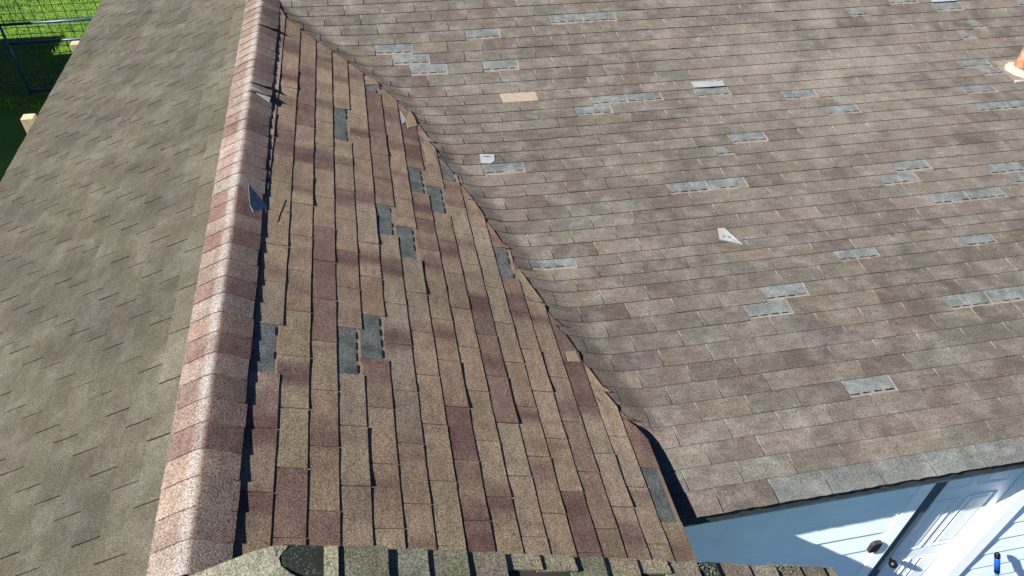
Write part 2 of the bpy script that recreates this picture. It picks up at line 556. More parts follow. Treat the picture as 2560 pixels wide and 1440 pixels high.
for k in range(-1, 16):
    ph = 0.40 + 0.3917*k
    row = random.random()
    s0, s1 = k*E_, (k+1)*E_
    n0 = math.floor(Y_FRONT/T_-ph)-1
    strip = random.choice(R_TINT)
    for n in range(n0, 24):
        y0, y1 = (ph+n)*T_, (ph+n+1)*T_
        if y1 < Y_FRONT: continue
        xm = XR0+(s0+s1)/2*CA
        yc0, yc1 = y_cut(XR0+s0*CA), y_cut(XR0+s1*CA)
        if XR0+s1*CA > 1.19: yc1 = 2.10
        if y0 > max(yc0, yc1)-0.02: continue
        if (n+k) % 3 == 0 or n == n0: strip = random.choices(R_TINT, (5, 4, 4, 3, 3, 4, 3, 1))[0]
        tc = tint(strip, 0.07, 0.025)
        def cut(s, y0=y0, y1=y1, s0=s0, s1=s1, yc0=yc0, yc1=yc1):
            f = (s-s0)/(s1-s0)
            return max(y0, Y_FRONT), max(min(y1, yc0+(yc1-yc0)*f), max(y0, Y_FRONT)+0.002)
        if (k, n) in R_MISS:
            felt_patch(Rp, s0, s1, y0+.002, y1-.002, wing, 'felt_wing', R_N, 'fresh', dash=(k not in (15,)), cut=cut)
            continue
        pts = [Rp(s0, y0), Rp(s1, y0), Rp(s1, min(y1, max(yc1, y0+.01))), Rp(s0, min(y1, max(yc0, y0+.01)))]
        far = max(yc0, yc1)-y1 > 0.75 and y0 > Y_FRONT and XR0+s1*CA < 1.19 and (k, n) not in R_HALF
        if far:
            M = RM.copy(); M.translation = Vector((XR0+s0*CA, y0, r_flat(XR0+s0*CA)))
            M = M @ Matrix.Rotation(random.uniform(-1, 1)*0.004, 4, 'Z')
            RT.add(pts, tc, row, M, random.choice(rv))
        else:
            cl = [random.uniform(0, 0.0015) for _ in range(2)]
            rows = []
            for i in range(4):
                f = i/3
                s = s0-0.012 + (E_+0.012)*f
                lo, hi = cut(max(s, s0))
                g = 0.0018
                if (k, n) in R_HALF: lo = lo+(hi-lo)*(0.50+0.03*math.sin(5*i))
                rows.append([Rp(s, lo+g+(max(hi-lo-2*g, 0.001))*j/5, 0.001+0.0048*f + f*f*(cl[0]*(1-j/5)**3+cl[1]*(j/5)**3)+random.uniform(-1, 1)*.0004) for j in range(6)])
            RT.add(pts, tc, row, geo=grid_patch(rows, R_N, 0.006 if max(yc0, yc1)-y1 > 0.02 else 0.015))
            if (k, n) in R_HALF:
                felt_patch(Rp, s0, s1, y0+.002, y0+T_*0.5, wing, 'felt_wing', R_N, 'fresh')
RT.build()

# main slope, low pitch and steep pitch
def Mp(s, x, h=0.0):
    """s in courses from the eave (downhill positive when negative) -> here s = -v*E"""
    v = -s/E_
    y = m_y(v)
    if v < 0: y = YM + v*E_*math.cos(B1)
    z = m_z(x, y)
    b = B1 if v < VB else B2
    return Vector((x, y - h*math.sin(b), z + h*math.cos(b)))
M_N = (0, -math.sin(B1), math.cos(B1))
M_TINT = [(0.138, 0.122, 0.100), (0.131, 0.115, 0.095), (0.142, 0.124, 0.100), (0.127, 0.116, 0.097), (0.120, 0.101, 0.086), (0.106, 0.086, 0.075), (0.137, 0.122, 0.102), (0.138, 0.117, 0.093)]
M_MISS = {(34, -21), (33, -20), (32, -19), (35, -19), (32, -17), (36, -17), (36, -16), (28, -12), (28, -11), (27, -12), (28, -9), (35, -4), (36, -6), (35, -1),
          (29, -1), (27, -6), (25, -4), (26, 0), (24, 1), (24, 2), (23, -6), (22, -12), (19, -6), (19, -5), (19, 0), (18, 0), (18, 3), (17, 4),
          (16, 2), (16, 3), (12, 1), (12, 4), (14, -7), (10, 0), (9, 0), (8, 5), (8, 6), (4, 4)}
M_PART = {(35, -7): 0.5, (33, -2): 0.4, (32, -2): 0.4, (28, 0): 0.75, (22, -6): 0.35}      # torn corner: share of the tab that is gone on its left
M_NEW = {(29, -15)}
mv = {}
def m_variant(k, e):
    key = round(e, 3)
    if key not in mv:
        mv[key] = [tab_variant('main_tab', 'main', random.uniform(0.005, 0.009), 0.0008, 0.0068, 0.0014, e) for _ in range(12)] + [tab_variant('main_tab', 'main', 0.007, 0.0008, 0.006, 0.008, e)]
    return random.choice(mv[key])
M1 = Tabs(main, 'main')
M2 = Tabs(main, 'main')
for k in range(0, 46):
    ph = 0.94 + 0.565*(k-7)
    row = random.random()
    v0, v1 = LINE[k], LINE[k+1]
    s_up, s_lo = -v1*E_, -v0*E_ + (0.012 if k == 0 else 0)
    e = s_lo-s_up
    ym = m_y((v0+v1)/2)
    b = B1 if (v0+v1)/2 < VB else B2
    for n in range(-34, 33):
        x0, x1 = XM+(ph+n)*T_, XM+(ph+n+1)*T_
        if x0 > 9.6 or x1 < -1.2: continue
        def xl(s):
            y = m_y(-s/E_)
            return 1.06 if y < 2.1 else (x_cut(y)-0.09 if y < 6.6 else -0.9)
        if x1 < min(xl(s_up), xl(s_lo))+0.01: continue
        tc = tint(random.choices(M_TINT, (5, 5, 4, 5, 4, 3, 4, 3))[0], 0.12, 0.03)
        if (k, n) in M_MISS or (k == 0 and n >= 4):
            if k == 0:
                tc = tint((0.138, 0.149, 0.143), 0.08, 0.03)
            else:
                cutf = (lambda s, x0=x0, x1=x1: (max(x0, xl(s))+.003, x1-.003))
                felt_patch(Mp, s_up, s_lo, x0+.003, x1-.003, main, 'felt', M_N, 'fresh_main', cut=cutf)
                continue
        if (k, n) in M_NEW:
            rows = [[Mp(s_up-0.01+(e+0.01)*i/3, x0+.004+(x1-x0-.008)*j/4, 0.001+0.0045*i/3) for j in range(5)] for i in range(4)]
            obj('shingle', mesh('new_tab', *grid_patch(rows, M_N, 0.005), 'newtab'), main, label='pale tan replacement tab')
            continue
        near = x0 < x_cut(ym)+0.75 and ym < 6.7
        if near and 2.1 < ym < 6.3:                      # tabs that run up over the valley are the browner, cleaner ones
            g = max(0.0, 1-max(0.0, (x0+x1)/2-x_cut(ym)-0.08)/0.25)*0.35
            tc = tuple(a+(b-a)*g for a, b in zip(tc, (0.215, 0.168, 0.122)))
        pts = [Mp(s_up, max(x0, xl(s_up))), Mp(s_lo, max(x0, xl(s_lo))), Mp(s_lo, x1), Mp(s_up, x1)]
        tabs = M1 if k < 29 else M2
        if (k, n) in M_PART or near or abs((v0+v1)/2-VB) < 1.6 or k == 0:
            fpart = M_PART.get((k, n), 0)
            cl = [random.uniform(0, 0.0016) for _ in range(2)]
            rows = []
            for i in range(4):
                f = i/3
                s = s_up-0.010 + (e+0.010)*f
                lo = max(x0, xl(max(s, s_up))) + 0.0036
                hi = max(x1-0.0036, lo+0.001)
                if fpart:
                    lo = lo + (hi-lo)*(fpart*(0.35+1.1*f) if fpart < .6 else fpart*(0.5+.55*f)) + random.uniform(-.008, .008)
                rag = random.uniform(-1, 1)*0.002 if (k == 0 and i == 3) else 0
                rows.append([Mp(s + ((random.uniform(-1, 1)*0.003) if (k == 0 and i == 3) else 0), lo+(hi-lo)*j/8, 0.0008+0.0058*f + (0.005*f if k == 0 else 0) + f*f*(cl[0]*(1-j/8)**3+cl[1]*(j/8)**3)) for j in range(9)])
            # columns run +x, rows run downhill: flip so the top faces up
            vs, fs = grid_patch(rows, M_N, 0.005)
            tabs.add(pts, tc, row, geo=(vs, fs))
            if fpart:
                felt_patch(Mp, s_up, s_lo, x0+.003, x0+(x1-x0)*0.93, main, 'felt', M_N, 'fresh_main')
        else:
            # local: X downhill, Y along -> world along is +x, so mirror the along axis
            dx = Vector((0, -math.cos(b), -math.sin(b))); dy = Vector((1, 0, 0)); dz = dx.cross(dy)
            o = Mp(s_up, x0)
            M = Matrix(((dx.x, dy.x, dz.x, o.x), (dx.y, dy.y, dz.y, o.y), (dx.z, dy.z, dz.z, o.z), (0, 0, 0, 1)))
            M = M @ Matrix.Rotation(random.uniform(-1, 1)*0.003, 4, 'Z')
            tabs.add(pts, tc, row, M, m_variant(k, e))
M1.L += M2.L
M1.build(300)

# left slope, algae stained
S_TINT = [(0.082, 0.0755, 0.0525), (0.079, 0.073, 0.050), (0.085, 0.079, 0.055), (0.075, 0.069, 0.048), (0.08, 0.072, 0.051)]
sv = [tab_variant('shade_tab', 'shade', random.choice((0.002, 0.003, 0.004, 0.005)), 0.0008, 0.0065, 0.0022) for _ in range(14)]
SM = Matrix(((-CA, 0, -SA, 0), (0, -1, 0, 0), (-SA, 0, CA, 0), (0, 0, 0, 1)))
ST = Tabs(shade, 'shade')
for k in range(0, 17):
    ph = 0.40*k + 0.13 + random.uniform(-.06, .06)
    row = random.random()
    s0 = k*E_ + 0.012
    for n in range(2, 33):
        y1 = (ph % 1 + n)*T_
        if y1 < 0.9+T_: continue
        o = Lp(s0, y1)
        M = SM.copy(); M.translation = o
        M = M @ Matrix.Rotation(random.uniform(-1, 1)*0.004, 4, 'Z')
        ST.add([o, Lp(s0+E_, y1), Lp(s0+E_, y1-T_), Lp(s0, y1-T_)], tint([c*{0: 1.55, 1: 1.3, 2: 1.12}.get(k, 1.0)*0.97 for c in random.choice(S_TINT)], 0.07, 0.015), row, M, random.choice(sv))
ST.build(300)

# ridge caps
C_TINT = [(0.250, 0.193, 0.156), (0.238, 0.178, 0.143), (0.255, 0.200, 0.163), (0.212, 0.152, 0.122), (0.185, 0.124, 0.101), (0.248, 0.204, 0.172)]
def cap_section(y, lift, wl=0.148, wr=0.152, w=0.0):
    """points across the ridge from the left edge over a rounded crest to the right edge"""
    out = []
    for t in (-1, -0.8, -0.55, -0.3, -0.17, -0.08, 0, 0.08, 0.17, 0.3, 0.55, 0.8, 1.0):
        d = t*(wl if t < 0 else wr)
        x = ridge_x(y) + d*CA
        z = ridge_z(y) + 0.017 - (math.sqrt(d*d + 0.016**2) - 0.016)*(SA + (0.19 if d > 0 else 0.05)) + lift + (0.006 if d > 0.001 else 0)
        if t > 0.5: z += w*0.6
        out.append(Vector((x, y, z)))
    return out
yc = 1.30; i = 0
while yc < 6.62:
    yn = yc + E_*random.uniform(0.97, 1.03)
    lift_near, lift_far = 0.0145+random.uniform(-.001, .002), 0.0095
    w = random.uniform(-0.002, 0.004)
    wr = 0.152 + random.uniform(-.006, .005)
    cracked = abs(yc-4.80) < 0.07 or abs(yc-5.87) < 0.07
    rows = [cap_section(yn+0.012, lift_far, 0.148, wr, w)]
    rows.append(cap_section((yc+yn)/2, 0.0122, 0.148, wr, w))
    near = cap_section(yc, lift_near, 0.148, wr, w)
    if cracked:
        near = [p + Vector((0, -0.01*max(0, q-6)/6, 0.030*max(0, q-6)/6)) for q, p in enumerate(near)]
    rows.append(near)
    rows = [list(r) for r in rows]
    vs, fs = grid_patch(rows, (0, 0, 1), 0.006, True)
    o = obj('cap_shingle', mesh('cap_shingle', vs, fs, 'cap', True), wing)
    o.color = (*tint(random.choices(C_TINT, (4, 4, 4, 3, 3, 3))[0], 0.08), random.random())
    yc = yn
    i += 1

# tan scars on the wing slope near the valley where granules broke away, with the torn grey edge
for poly, mt in (([(7.75, 5.15), (8.02, 5.06), (8.1, 4.93), (7.45, 4.86), (7.38, 5.0), (7.5, 5.02)], 'fresh'), ([(7.16, 5.10), (7.42, 5.02), (7.36, 4.94), (7.14, 4.90)], 'back'),
                 ([(8.25, 4.68), (8.85, 4.60), (8.95, 4.42), (8.3, 4.40)], 'fresh'), ([(13.35, 2.68), (13.86, 2.69), (13.95, 2.61), (13.3, 2.60)], 'fresh'),
                 ([(5.10, 5.54), (5.7, 5.51), (6.0, 5.46), (5.13, 5.39)], 'fresh')):
    top = [Rp(s*E_, y, 0.0075) for s, y in poly]
    n = len(top)
    vs = top + [p - Vector(R_N)*0.004 for p in top]
    fs = [tuple(range(n-1, -1, -1))] + [(j, (j+1) % n, n+(j+1) % n, n+j) for j in range(n)]
    obj('broken_corner', mesh('broken_corner', vs, fs, mt), wing)

# ------------------------------------------------------------------ front gable (nearer, higher, wider)
DZ = 0.25
XF = -0.494; ZF = r_flat(XF) + DZ
YF0, YF1 = 0.55, 1.305
def Fr(s, y, h=0.0):
    yy = y - 0.020*s                                   # its edge runs slightly out of square
    return Vector((XF + s*CA + h*SA, yy, ZF - s*SA + h*CA))
def Fl(s, y, h=0.0):
    return Vector((XF - s*CA - h*SA, y, ZF - s*SA + h*CA))
F_LEN = 2.47
fdeck = [[Fr(F_LEN*i/8, YF0+(YF1-0.01-YF0)*j/2, -0.006) for j in range(3)] for i in range(9)]
front = part('roof_slope', mesh('front_deck', *grid_patch(fdeck, (0, 0, 1), 0.025), 'deck_dark'), label='mossy edge of the nearer gable along the bottom')
fl = [[Fl(2.3*i/8, YF0+(YF1-0.01-YF0)*j/2, -0.006) for j in range(2, -1, -1)] for i in range(9)]
part('roof_slope', mesh('front_left_deck', *grid_patch(fl, (0, 0, 1), 0.025), 'deck_dark'))
F_TINT = [(0.15, 0.148, 0.095), (0.14, 0.13, 0.088), (0.175, 0.158, 0.108), (0.19, 0.172, 0.122), (0.12, 0.12, 0.082)]
F_TAN = [(0.225, 0.188, 0.128), (0.205, 0.17, 0.118), (0.24, 0.205, 0.14)]
s = 0.20; idx = 0
joints = [0.205, 0.37, 0.515, 0.665, 0.815, 0.955, 1.10, 1.24, 1.395, 1.54, 1.69, 1.79, 1.965, 2.11, 2.255, 2.395, 2.46]
for s0, s1 in zip(joints, joints[1:]):
    idx += 1
    hb = random.uniform(0.010, 0.017)
    split = idx in (5, 6, 9, 13)
    segs = [(YF1, YF0)] if not split else [(YF1-random.uniform(0, .006), YF1-random.uniform(.05, .08)), (YF1-random.uniform(.088, .095), YF0)]
    for ya, yb in segs:
        rows = []
        tcol = tint(random.choice(F_TINT if idx < 8 else F_TAN), 0.08)
        sk = random.uniform(-.003, .003)
        jag = random.uniform(0, 0.010)
        for i in range(4):
            f = i/3
            row = []
            for j in range(9):
                g = j/8
                yy = ya + (yb-ya)*g**1.6 + (random.uniform(-1, 1)*0.004 if j == 0 else 0)
                ss = s0-0.012 + (s1-s0+0.012)*f + (sk*g + random.uniform(-1, 1)*0.0022 + (jag if g > 0.3 else 0) if i == 3 else 0)
                row.append(Fr(ss, yy, 0.002 + hb*f**1.3 + random.uniform(-1, 1)*.0008))
            rows.append(list(reversed(row)))
        if idx == 11:
            mt = 'black'
        else:
            mt = 'front'
        o = obj('cap_shingle', mesh('front_tab', *grid_patch(rows, R_N, 0.012), mt), front)
        o.color = (*tcol, random.random())
# dark torn spot beside the crest and the curled crest piece
rows = [[Fr(0.02+0.17*i/4, YF1 - 0.002 - 0.55*j/6, 0.001) for j in range(6, -1, -1)] for i in range(5)]
obj('exposed_underlay', mesh('torn_spot', *grid_patch(rows, R_N, 0.004), 'black'), front)
rows = [[Fr(0.155+0.045*i/2, YF1 - 0.004 - 0.55*j/6, 0.004+0.004*i) for j in range(6, -1, -1)] for i in range(3)]
o = obj('cap_shingle', mesh('torn_sliver', *grid_patch(rows, R_N, 0.008), 'front'), front); o.color = (0.23, 0.22, 0.15, 0.3)
rows = []
NJ = 14
for j in range(NJ+1):
    g = j/NJ
    y = YF1 - 0.002 - 0.5*g**1.5
    right = 0.015 + 0.022*sstep(g, 0.0, 0.05) - 0.03*sstep(g, 0.08, 0.18) + 0.17*sstep(g, 0.26, 0.55) + random.uniform(-.004, .004)
    row = []
    for i in range(13):
        t = -0.34 + (0.34+right)*i/12
        if t < 0:
            p = Fl(-t, y, 0.012)
        else:
            p = Fr(t, y, 0.012)
        rnd = 0.016*math.exp(-(t/0.05)**2)
        p = p + Vector((0, 0, -rnd + 0.006*math.sin(9*t+3*g)*(1 if j else 0.3)))
        row.append(p)
    rows.append(list(reversed(row)))
vs, fs = grid_patch(list(reversed(rows)), (0, 0, 1), 0.010, True)
fs = [tuple(reversed(f)) for f in fs]
o = obj('crest_shingle', mesh('crest_shingle', vs, fs, 'front', True), front); o.color = (0.21, 0.20, 0.155, 0.77)
FLT = [(0.095, 0.095, 0.07), (0.10, 0.097, 0.073), (0.088, 0.086, 0.064)]
for k in range(0, 12):
    for n in range(0, 3):
        y1 = YF1 - n*T_ - (0.12 if k % 2 else 0)
        y0 = max(YF0, y1-T_)
        if k < 2: continue
        rows = [[Fl(0.08+k*E_+E_*i/2, y1-0.002-(y1-y0-.004)*j/4, 0.001+0.005*i/2) for j in range(5)] for i in range(3)]
        o = obj('shingle', mesh('front_left_tab', *grid_patch(rows, (-SA, 0, CA), 0.008), 'shade'), front)
        o.color = (*tint(random.choice(FLT)), random.random())
# moss tufts on the lower edge of the front gable
ms = []
for c, n, spread in (((2.20, YF1-0.02), 60, 0.055), ((1.74, YF1-0.05), 50, 0.05), ((2.13, YF1-.01), 24, 0.03)):
    for _ in range(n):
        p = Fr(c[0]+random.gauss(0, spread*.6), min(YF1+0.006, c[1]+random.gauss(0, spread*.5)), 0.012)
        r = random.uniform(0.003, 0.007)
        v = [p+Vector((random.uniform(-r, r), random.uniform(-r, r), random.uniform(0, r*1.4))) for _ in range(6)]
        ms.append((v, [(0, 1, 2), (2, 3, 4), (0, 3, 5), (1, 4, 5), (0, 2, 4), (1, 3, 5)]))
obj('moss', mesh('moss', *join(ms), 'moss'), front, kind='stuff')

# ------------------------------------------------------------------ walls, eaves, door
WALL_Y = 1.84
z_top = 2.10
def boxpart(name, x0, x1, y0, y1, z0, z1, mat, parent=None, bev=0.0, **props):
    me = mesh(name, *boxv(x0, x1, y0, y1, z0, z1), mat)
    o = part(name, me, **props) if parent is None else obj(name, me, parent, **props)
    if bev: bevel(o, bev)
    return o
DX0, DX1 = 2.975, 3.705                     # door opening
gwall = boxpart('wall', 1.06, 10.0, WALL_Y+0.12, WALL_Y+0.22, 0, 2.20, 'white', label='white sided wall under the wide slope')
zb = z_top
n = 0
while zb > 0.05:
    za = max(0.02, zb-0.222)
    for xa, xb in ((1.08, DX0-0.095), (DX1+0.125, 10.0)):
        vs = [(xa, WALL_Y-0.004, za), (xb, WALL_Y-0.004, za), (xb, WALL_Y+0.006, zb), (xa, WALL_Y+0.006, zb), (xa, WALL_Y+0.1195, za), (xb, WALL_Y+0.1195, za), (xb, WALL_Y+0.1195, zb), (xa, WALL_Y+0.1195, zb)]
        fs = [(0, 1, 2, 3), (5, 4, 7, 6), (0, 4, 5, 1), (3, 2, 6, 7), (0, 3, 7, 4), (1, 5, 6, 2)]
        obj('siding_board', mesh('siding_board', vs, fs, 'white'), gwall)
    zb = za
boxpart('door_casing', DX0-0.095, DX0, WALL_Y-0.010, WALL_Y+0.1195, 0.0, z_top, 'trim', gwall, 0.003)
boxpart('door_casing', DX1, DX1+0.125, WALL_Y-0.022, WALL_Y+0.1195, 0.0, z_top, 'trim', gwall, 0.003)
door = boxpart('door', DX0+0.004, DX1-0.008, WALL_Y+0.048, WALL_Y+0.098, 0.02, 2.04, 'doorpaint', None, 0.002, label='white six panel door with black knob')
boxpart('door_shadow_strip', DX0+0.001, DX0+0.105, WALL_Y+0.004, WALL_Y+0.047, 0.02, z_top-0.002, 'door_shadow', gwall)  # dark strip painted in for the shadow beside the casing
boxpart('door_header', DX0, DX1, WALL_Y+0.0, WALL_Y+0.1195, 2.05, z_top, 'trim', gwall)
def panel(x0, x1, z0, z1):
    yf = WALL_Y+0.048
    w = 0.022
    ring = []
    for ins, dy in ((0, 0.0), (0.006, -0.007), (0.016, -0.003), (0.030, 0.004), (0.05, -0.004)):
        ring.append([Vector((x0+ins, yf+dy, z0+ins)), Vector((x1-ins, yf+dy, z0+ins)), Vector((x1-ins, yf+dy, z1-ins)), Vector((x0+ins, yf+dy, z1-ins))])
    vs = [p for r in ring for p in r]
    fs = []
    for a in range(len(ring)-1):
        for c in range(4):
            fs.append((a*4+c, a*4+(c+1) % 4, (a+1)*4+(c+1) % 4, (a+1)*4+c))
    fs.append(tuple((len(ring)-1)*4+c for c in range(4)))
    obj('door_panel', mesh('door_panel', vs, fs, 'doorpaint'), door)
pw = (DX1-DX0)/2
for xa, xb in ((DX0+0.19, DX0+pw+0.005), (DX0+pw+0.065, DX1-0.085)):
    panel(xa, xb, 1.74, 1.92)
    panel(xa, xb, 0.98, 1.62)
    panel(xa, xb, 0.22, 0.82)
kz = 0.93
vs1 = tube((DX0+0.145, WALL_Y+0.05, kz), (DX0+0.145, WALL_Y+0.005, kz), 0.012)
import bmesh
bm = bmesh.new()
bmesh.ops.create_uvsphere(bm, u_segments=16, v_segments=10, radius=0.030)
bmesh.ops.translate(bm, verts=bm.verts, vec=(DX0+0.145, WALL_Y-0.012, kz))
bv = [v.co.copy() for v in bm.verts]; bf = [tuple(v.index for v in f.verts) for f in bm.faces]; bm.free()
obj('door_knob', mesh('door_knob', *join([vs1, (bv, bf)]), 'blackplastic', True), door)
# octagonal black outlet box on the siding
bx, bz = 2.845, -4.335 + H
octv = []
for y, k in ((WALL_Y-0.002, 1.0), (WALL_Y-0.022, 1.0), (WALL_Y-0.028, 0.90), (WALL_Y-0.024, 0.80)):
    for cx, cz in ((-.036, -.042), (-.024, -.060), (.024, -.060), (.036, -.042), (.036, .042), (.024, .060), (-.024, .060), (-.036, .042)):
        octv.append((bx+cx*k, y, bz+cz*k))
fs = [(8*r+c, 8*r+(c+1) % 8, 8*(r+1)+(c+1) % 8, 8*(r+1)+c) for r in range(3) for c in range(8)] + [tuple(range(24, 32))]
ob = part('outlet_box', mesh('outlet_box', octv, fs, 'greyplastic'), label='black octagonal outlet box on the white siding')
boxpart('outlet_face', bx-0.024, bx+0.024, WALL_Y-0.0265, WALL_Y-0.020, bz-0.042, bz+0.042, 'blackplastic', ob, 0.002)
for dz in (-.025, .025):
    v = []
    rings = []
    for r in (0.013, 0.010):
        rings.append([Vector((bx+r*math.cos(t*math.pi/6), WALL_Y-0.0272, bz+dz*.8+r*math.sin(t*math.pi/6))) for t in range(12)])
    obj('socket_ring', mesh('socket_ring', rings[0]+rings[1], [(c, (c+1) % 12, 12+(c+1) % 12, 12+c) for c in range(12)], 'greyplastic'), ob)
# eave of the wide slope: ragged strip painted as overhang shadow, lower fascia, soffit
ze = ZM
def ragged():
    vs, fs = [], []
    n = 260
    for i in range(n+1):
        x = 1.06 + 8.94*i/n
        d = 0.072 + 0.008*math.sin(x*2.1) + random.uniform(-.006, .006)
        vs += [(x, YM-0.002, ze-0.006), (x, YM-0.004, ze-0.006-d), (x, YM+0.02, ze-0.006), (x, YM+0.02, ze-0.006-d)]
    for i in range(n):
        a, b = 4*i, 4*i+4
        fs += [(a, a+1, b+1, b), (a+1, a+3, b+3, b+1), (a+2, a, b, b+2)]
    return vs, fs
part('eave_shadow_strip', mesh('eave_shadow_strip', *ragged(), 'fascia'))
boxpart('fascia', 1.06, 10.0, YM+0.006, YM+0.03, ze-0.110, ze-0.012, 'fasciaw')
boxpart('soffit', 1.06, 10.0, YM+0.031, WALL_Y+0.119, ze-0.085, ze-0.070, 'fasciaw')
# eaves and walls of the wing
boxpart('fascia', X_EAVE-0.03, X_EAVE-0.010, YF1+0.03, 2.2, r_flat(X_EAVE)-0.075, r_flat(X_EAVE)-0.022, 'fascia')
lx = XRIDGE - L_LEN*CA; lz = ZRIDGE - L_LEN*SA
boxpart('fascia', lx+0.02, lx+0.045, 0.9, 10.0, lz-0.15, lz-0.015, 'fascia')
boxpart('wall', 0.98, 1.05, 1.42, WALL_Y+0.22, 0, r_flat(1.05)-0.04, 'white')
boxpart('wall', lx+0.35, lx+0.45, 1.4, 9.9, 0, lz+0.05, 'white')
zl = 2.0
vs = [(lx+0.35, 1.0, 0), (1.05, 1.0, 0), (1.05, 1.0, r_flat(1.05)-0.05), (XRIDGE, 1.0, ZRIDGE-0.06), (lx+0.35, 1.0, lz+0.08)]
part('wall', mesh('gable_wall', vs+[(x, y+0.1, z) for x, y, z in vs], [(0, 1, 2, 3, 4), (9, 8, 7, 6, 5), (0, 5, 6, 1), (1, 6, 7, 2), (2, 7, 8, 3), (3, 8, 9, 4), (4, 9, 5, 0)], 'white'))

# vent pipe
vp = Mp(-27.6*E_, 5.77)
pb = bpy.data.objects.new('vent_pipe', None); C.objects.link(pb); pb.parent = house; pb.location = vp+HOFF
pb['label'] = 'rusty vent pipe with caulked flashing on the wide slope'
prof = [(0.062, 0.0), (0.062, 0.10), (0.058, 0.115), (0.062, 0.125), (0.058, 0.135), (0.061, 0.145), (0.054, 0.16), (0.050, 0.27)]
prof = [(0.066, 0.0), (0.066, 0.03), (0.069, 0.04), (0.063, 0.05), (0.068, 0.06), (0.062, 0.07), (0.066, 0.08), (0.060, 0.09), (0.056, 0.24)]
def lathe(prof, seg=24, cap=False):
    vs = [(r*math.cos(2*math.pi*i/seg), r*math.sin(2*math.pi*i/seg), z) for r, z in prof for i in range(seg)]
    fs = [(a*seg+i, a*seg+(i+1) % seg, (a+1)*seg+(i+1) % seg, (a+1)*seg+i) for a in range(len(prof)-1) for i in range(seg)]
    if cap: fs.append(tuple((len(prof)-1)*seg+i for i in range(seg)))
    return vs, fs
obj('pipe', mesh('pipe', *lathe(prof), 'rust', True), pb)
obj('pipe_rim', mesh('pipe_rim', *lathe([(0.0565, 0.222), (0.060, 0.226), (0.060, 0.262), (0.045, 0.266), (0.044, 0.10)]), 'caulk', True), pb)
vs, fs = lathe([(0.125, -0.012), (0.118, 0.012), (0.105, 0.028), (0.085, 0.040), (0.066, 0.046)], 28)
vs = [(x*(1+random.uniform(-.13, .13)), y*(1+random.uniform(-.13, .13)), z+random.uniform(-.006, .006)-y*0.0+y*math.tan(B1)) for x, y, z in vs]
obj('boot', mesh('boot', vs, fs, 'caulk', True), pb)
fr = [[Vector((-0.16+0.36*j/2, 0.17-0.33*i/3, 0.007+(0.17-0.33*i/3)*math.tan(B1))) for j in range(3)] for i in range(4)]
obj('flashing', mesh('flashing', *grid_patch(fr, (0, 0, 1), 0.004), 'fresh_main'), pb)
lipv = [[Vector((-0.165+0.37*j/8, -0.150-0.022*i, 0.012-0.004*i+(-.15)*math.tan(B1)+random.uniform(-.002, .002))) for j in range(9)] for i in range(2)]
obj('caulk_bead', mesh('caulk_bead', *grid_patch(lipv, (0, 0, 1), 0.014), 'caulk'), pb)

# ------------------------------------------------------------------ loose torn shingle pieces
def scrap(name, pts, mat, label, up, th=0.0035, dashes=()):
    c = sum(pts, Vector())/len(pts)
    n = len(pts)
    up = Vector(up)
    vs = [p-c+up*th for p in pts] + [p-c for p in pts]
    a = (vs[1]-vs[0]).cross(vs[2]-vs[1])
    order = list(range(n))
    top = tuple(order) if a.dot(up) > 0 else tuple(reversed(order))
    fs = [top, tuple(i+n for i in reversed(top))] + [(j, n+j, n+(j+1) % n, (j+1) % n) for j in range(n)]
    o = obj(name, mesh(name, vs, fs, mat), None, label=label, category='shingle scrap', group='loose torn shingle pieces on the roof')
    o.location = c
    ds = []
    for p, q in dashes:
        d = (q-p).normalized(); w = d.cross(up)*0.004
        ds.append(([p-c+w+up*(th+.0008), q-c+w*.7+up*(th+.0008), q-c-w+up*(th+.0008), p-c-w*.8+up*(th+.0008)], [(0, 1, 2, 3), (3, 2, 1, 0)][:1]))
    if ds:
        obj('sealant_strip', mesh('scrap_tar', *join(ds), 'tar'), o, kind='stuff')
    return o
def ms_(u, v, h=0.007):
    return Mp(-v*E_, XM+u*T_, h)
scrap('torn_shingle', [ms_(2.40, 15.36), ms_(2.56, 15.30, .012), ms_(2.66, 14.62, .012), ms_(2.78, 13.95, .009), ms_(2.32, 14.55)], 'back', 'pale triangular shingle scrap lying alone in the middle of the wide slope', M_N,
      dashes=[(ms_(2.42, 14.72, .009), ms_(2.46, 14.70, .010)), (ms_(2.52, 14.62, .010), ms_(2.58, 14.58, .011))])
scrap('torn_shingle', [ms_(-2.58, 23.27), ms_(-2.22, 23.15), ms_(-2.25, 22.58), ms_(-2.36, 22.33), ms_(-2.60, 22.42)], 'back', 'small pale square shingle scrap left of a grey missing tab near the valley', M_N,
      dashes=[(ms_(-2.50, 23.0, .008), ms_(-2.34, 22.97, .008))])
scrap('torn_shingle', [ms_(3.83, 29.08), ms_(4.77, 29.05), ms_(4.76, 28.34, .012), ms_(4.3, 28.30, .016), ms_(3.85, 28.38, .012)], 'back', 'flipped whitish shingle tab showing its back above a grey missing tab', M_N,
      dashes=[(ms_(3.98, 28.92, .008), ms_(4.16, 28.93, .008)), (ms_(4.36, 28.95, .008), ms_(4.5, 28.95, .008)), (ms_(4.60, 28.97, .008), ms_(4.72, 28.97, .008))])
scrap('torn_shingle', [ms_(12.7, 36.2), ms_(13.6, 36.25), ms_(13.66, 35.30, .012), ms_(12.78, 35.28, .012)], 'backdark', 'pale flipped shingle tab at the top edge of the picture, upper right', (0, -math.sin(B2), math.cos(B2)))
def rg(k, y, h):
    return Rp(k*E_, y, h)
tri = [rg(-0.92, 3.565, 0.080), rg(0.02, 3.452, 0.030), rg(-0.55, 3.352, 0.050), rg(-0.72, 3.39, 0.060)]
